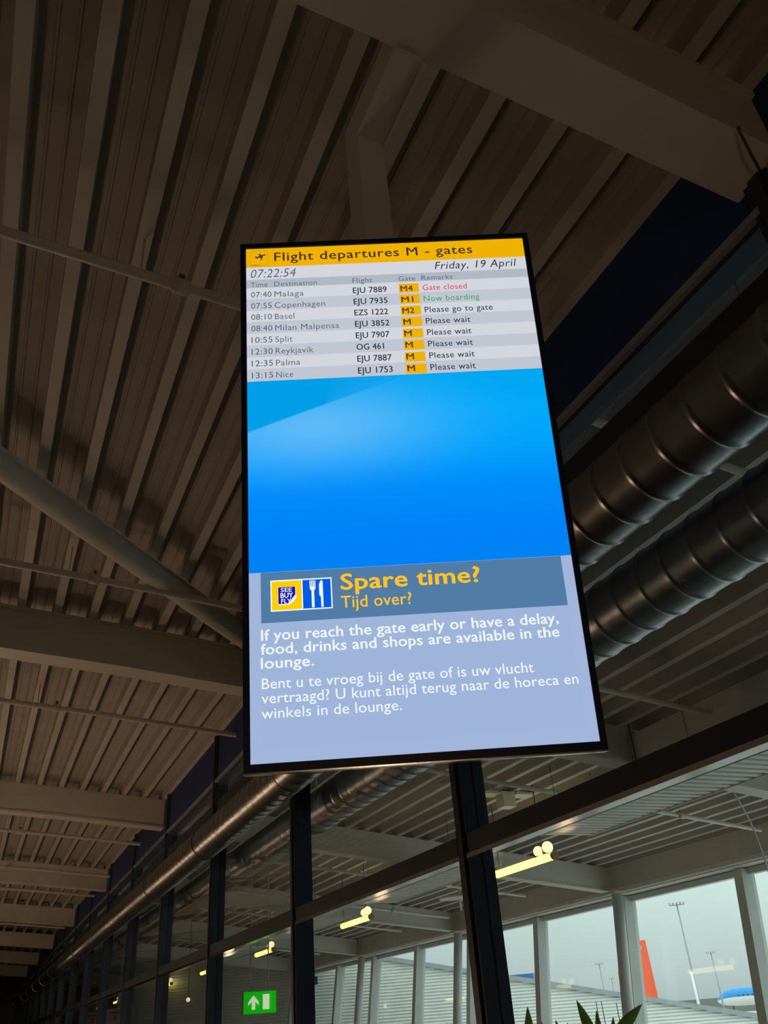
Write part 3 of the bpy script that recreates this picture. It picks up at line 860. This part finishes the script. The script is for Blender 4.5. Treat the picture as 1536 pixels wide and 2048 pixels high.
# blue sign above the roof edge
def blue_sign():
    c = at(31.6, 1.50, 48); r = outdir(31.6+90); f = outdir(31.6)
    root = empty('roof_sign', (c.x, c.y, EYE+GA)); tag(root, 'blue sign box showing above the ribbed building left of the first tall mullion', 'sign')
    m = MB(); m.frame_box(c, r, f, Vector((0,0,1)), (-1.6,-.1,-.35), (.72,.3,.28)); m.build('panel', M['signblue'], root, loc=root.location)
    m = MB(); m.frame_box(c, r, f, Vector((0,0,1)), (.72,-.15,-.45), (.90,.35,.30)); m.build('end_post', M['mast'], root, loc=root.location)
    m = MB(); m.frame_box(c, r, f, Vector((0,0,1)), (-.4,-.12,-.22), (.1,-.1,-.02)); m.build('panel_print', M['pwhite'], root, loc=root.location)
    m = MB(); m.frame_box(c, r, f, Vector((0,0,1)), (-.2,0,GA-c.z), (.0,.2,-.35)); m.build('post', M['mast'], root, loc=root.location)
blue_sign()

# light masts
for (az, el, D), lb in zip(((41.5, 4.72, 110), (42.75, 2.08, 190), (36.4, 2.02, 190), (36.95, 1.22, 280)),
        ('tallest floodlight mast, right of the orange tail fin', 'floodlight mast at the right, in front of the blue aircraft', 'floodlight mast left of the round column', 'smallest floodlight mast, beside the round column')):
    t = at(az, el, D); root = empty('floodlight_mast', (t.x, t.y, EYE+GA)); tag(root, lb, 'light mast', 'floodlight masts')
    m = MB(); k = D/110; m.tube([(t.x,t.y,GA), (t.x,t.y,t.z)], [.14*k**.5,.07*k**.5], 8); m.build('pole', M['mast'], root, loc=root.location)
    r = outdir(az+90); f = outdir(az); m = MB(); m.frame_box(t, r, f, Vector((0,0,1)), (-.85,-.3,-.1), (.85,.3,.18)); m.build('lamp_head', M['mast'], root, loc=root.location)
    m = MB()
    for s in (-.6,-.2,.2,.6): m.frame_box(t, r, f, Vector((0,0,1)), (s-.13,-.42,-.05), (s+.13,-.3,.15))
    m.build('floodlight', M['vwhite'], root, loc=root.location)

# orange tail fin of a parked aircraft (the rest of it is hidden)
def tail():
    AZ, D = 38.6, 125
    o = outdir(AZ)*D; r = outdir(AZ+90); f = outdir(AZ)
    root = empty('parked_aircraft', (o.x, o.y, EYE+GA)); tag(root, 'parked aircraft with orange tail fin and white lettering outside the windows', 'aircraft')
    L0 = root.location
    def P(a, b, d): return o + r*a + f*d + Vector((0,0,b))
    out = [(-2.75,-.9),(-2.70,3.2),(-2.35,4.2),(-1.6,5.35),(.45,6.62),(1.48,6.62),(1.62,-.2),(1.62,-.9)]
    m = MB(); n = len(out)
    m.add([P(a,b,-.14) for a,b in out]+[P(a,b,.14) for a,b in out], [tuple(range(n))[::-1], tuple(range(n,2*n))]+[(i,(i+1)%n,(i+1)%n+n,i+n) for i in range(n)])
    fin = m.build('tail_fin', M['orange'], root, loc=L0)
    ca, sa = math.cos(math.radians(58)), math.sin(math.radians(58))
    m = MB(); put_text(m, 'easyJet', 0, 6.5, 0, 1.3, 0, 0, mapf=lambda x, y, d: P(-2.05+x*ca*.86+y*sa*1.0, .35+x*sa-y*ca*.7, -.16), bold=.02)
    m.build('lettering', M['pwhite'], fin, loc=L0)
    m = MB(); pts = [(-1.0,-1.6),(1,-1.3),(4,-1.5),(8,-2.6),(16,-3.4),(30,-3.5),(33,-3.8),(34.6,-4.4)]; 
    m.tube([P(-3.5+.02*i,-3.4+.02*i,-3+i*4.5) for i in range(9)], [.5,1.1,1.6,1.95,1.98,1.98,1.98,1.7,.3], 20); m.build('fuselage', M['pwhite'], root, loc=L0)
    m = MB(); m.frame_box(o, r, f, Vector((0,0,1)), (-8,2,-2.3), (4,4.5,-2.1)); m.build('tailplane', M['pwhite'], root, loc=L0)
    m = MB()
    for a, d in ((-5.8,14),(-1.2,14),(-3.5,28)): m.tube([P(a-.2,GA+.5,d), P(a+.2,GA+.5,d)], .5, 14); m.tube([P(a,GA+.5,d),P(a,-4.9,d)], .12, 8)
    m.build('landing_gear', M['tyre'], root, loc=L0)
tail()

# blue aircraft at the right
def blue_plane():
    AZ, D = 43.75, 235.0
    o = outdir(AZ)*D; r = outdir(AZ+84); f = outdir(AZ-6)
    root = empty('parked_aircraft', (o.x, o.y, EYE+GA)); tag(root, 'parked aircraft with a blue upper body at the right edge of the window view', 'aircraft')
    L0 = root.location
    zc = -.75; R0 = 1.8
    def ring(a, k, zz):
        return [o + r*a + f*(R0*k*math.cos(t)) + Vector((0,0,zc+zz+R0*k*math.sin(t))) for t in [2*math.pi*i/24 for i in range(24)]]
    st = [(-5.2,.06,-.5),(-4.9,.3,-.42),(-4.2,.58,-.28),(-3.2,.8,-.12),(-1.6,.96,-.02),(0,1,0),(8,1,0),(16,1,0),(22,.9,.15),(29,.4,.8),(31,.12,1.1)]
    up = MB(); lo = MB()
    for s0, s1 in zip(st[:-1], st[1:]):
        A, B = ring(*s0), ring(*s1)
        for i in range(24):
            j = (i+1) % 24
            mid = math.sin(2*math.pi*(i+.5)/24)
            (up if mid > .1 else lo).add([A[i],A[j],B[j],B[i]], [(0,1,2,3)], smooth=True)
    body = up.build('upper_fuselage', M['pblue'], root, loc=L0); lo.build('lower_fuselage', M['pwhite'], root, loc=L0)
    m = MB()
    for k in range(18): 
        a = -.5+k*1.0; p = o+r*a+f*(-R0*.995)+Vector((0,0,zc+.25)); m.frame_box(p, r, f, Vector((0,0,1)), (-.13,-.02,-.18), (.13,.04,.18))
    m.build('cabin_window', M['vdark'], body, loc=L0)
    m = MB(); p = o+r*4.2+f*(-5)+Vector((0,0,zc-1.6)); m.tube([p-r*1.8, p-r*1.2, p+r*.6, p+r*1.8], [.75,.98,.9,.5], 18); m.build('engine', M['pwhite'], root, loc=L0)
    m = MB(); m.add([o+r*5+f*-1.5+Vector((0,0,zc-1)), o+r*11+f*-1.5+Vector((0,0,zc-1)), o+r*14+f*-14+Vector((0,0,zc-.2)), o+r*12.6+f*-14+Vector((0,0,zc-.2)),
              o+r*5+f*-1.5+Vector((0,0,zc-1.3)), o+r*11+f*-1.5+Vector((0,0,zc-1.3)), o+r*14+f*-14+Vector((0,0,zc-.4)), o+r*12.6+f*-14+Vector((0,0,zc-.4))],
             [(0,1,2,3),(7,6,5,4),(0,4,5,1),(1,5,6,2),(2,6,7,3),(3,7,4,0)]); m.build('wing', M['pwhite'], root, loc=L0)
    m = MB(); m.frame_box(o, r, f, Vector((0,0,1)), (24,-.2,zc+1), (29,.2,5.0)); m.build('tail_fin', M['pblue'], root, loc=L0)
    m = MB()
    for a, d in ((-2,0),(10,-2.4),(10,2.4)):
        p = o+r*a+f*d; m.tube([p-f*.2+Vector((0,0,GA+.5)), p+f*.2+Vector((0,0,GA+.5))], .5, 14); m.tube([p+Vector((0,0,GA+.5)), p+Vector((0,0,zc-1.2))], .12, 8)
    m.build('landing_gear', M['tyre'], root, loc=L0)
blue_plane()

# ground vehicles and a striped pole on the apron
def vehicle(az, D, L, W, H, mat, label, cab=True):
    o = outdir(az)*D; o.z = GA; r = outdir(az+80); f = outdir(az-10); Z = Vector((0,0,1))
    root = empty('service_vehicle', (o.x, o.y, EYE+GA)); tag(root, label, 'vehicle', 'vehicles on the apron')
    m = MB(); m.frame_box(o, r, f, Z, (-L/2,-W/2,.45), (L*.22,W/2,H)); m.build('body', mat, root, loc=root.location)
    m = MB(); m.frame_box(o, r, f, Z, (L*.24,-W/2,.45), (L/2,W/2,H*.78)); m.build('cab', M['vwhite'], root, loc=root.location)
    for a in (-L*.32, L*.34):
        for b in (-W/2, W/2):
            m = MB(); p = o+r*a+f*b+Z*.45; m.tube([p-f*.14, p+f*.14], .45, 14); m.build('wheel', M['tyre'], root, loc=root.location)
vehicle(42.4, 118, 3.6, 2.2, 3.3, M['yellow'], 'yellow loader truck under the nose of the blue aircraft')
vehicle(43.6, 100, 3.4, 2.1, 1.9, M['vblue'], 'blue service truck right of the yellow loader')
vehicle(40.6, 210, 4.5, 2.2, 3.0, M['vwhite'], 'white van on the apron right of the orange tail fin')
vehicle(41.0, 190, 3.2, 2.1, 2.4, M['vdark'], 'dark van on the apron beside the striped pole')
def pole():
    o = outdir(41.45)*95; root = empty('marker_pole', (o.x, o.y, EYE+GA)); tag(root, 'white pole with a red base on the apron, below the tallest mast', 'pole')
    m = MB(); m.tube([(o.x,o.y,GA+2.6),(o.x,o.y,2.0)], .12, 10); m.build('shaft', M['pwhite'], root, loc=root.location)
    m = MB(); m.tube([(o.x,o.y,GA),(o.x,o.y,GA+5.6)], .42, 10); m.build('base', M['red'], root, loc=root.location)
pole()
# long low terminal on the horizon
m = MB(); o = outdir(44)*420; m.frame_box(o, outdir(134), outdir(44), Vector((0,0,1)), (-160,0,GA), (160,30,-1.2))
tag(m.build('terminal_building', M['grass']), 'long low grey building on the horizon behind the blue aircraft', 'building')
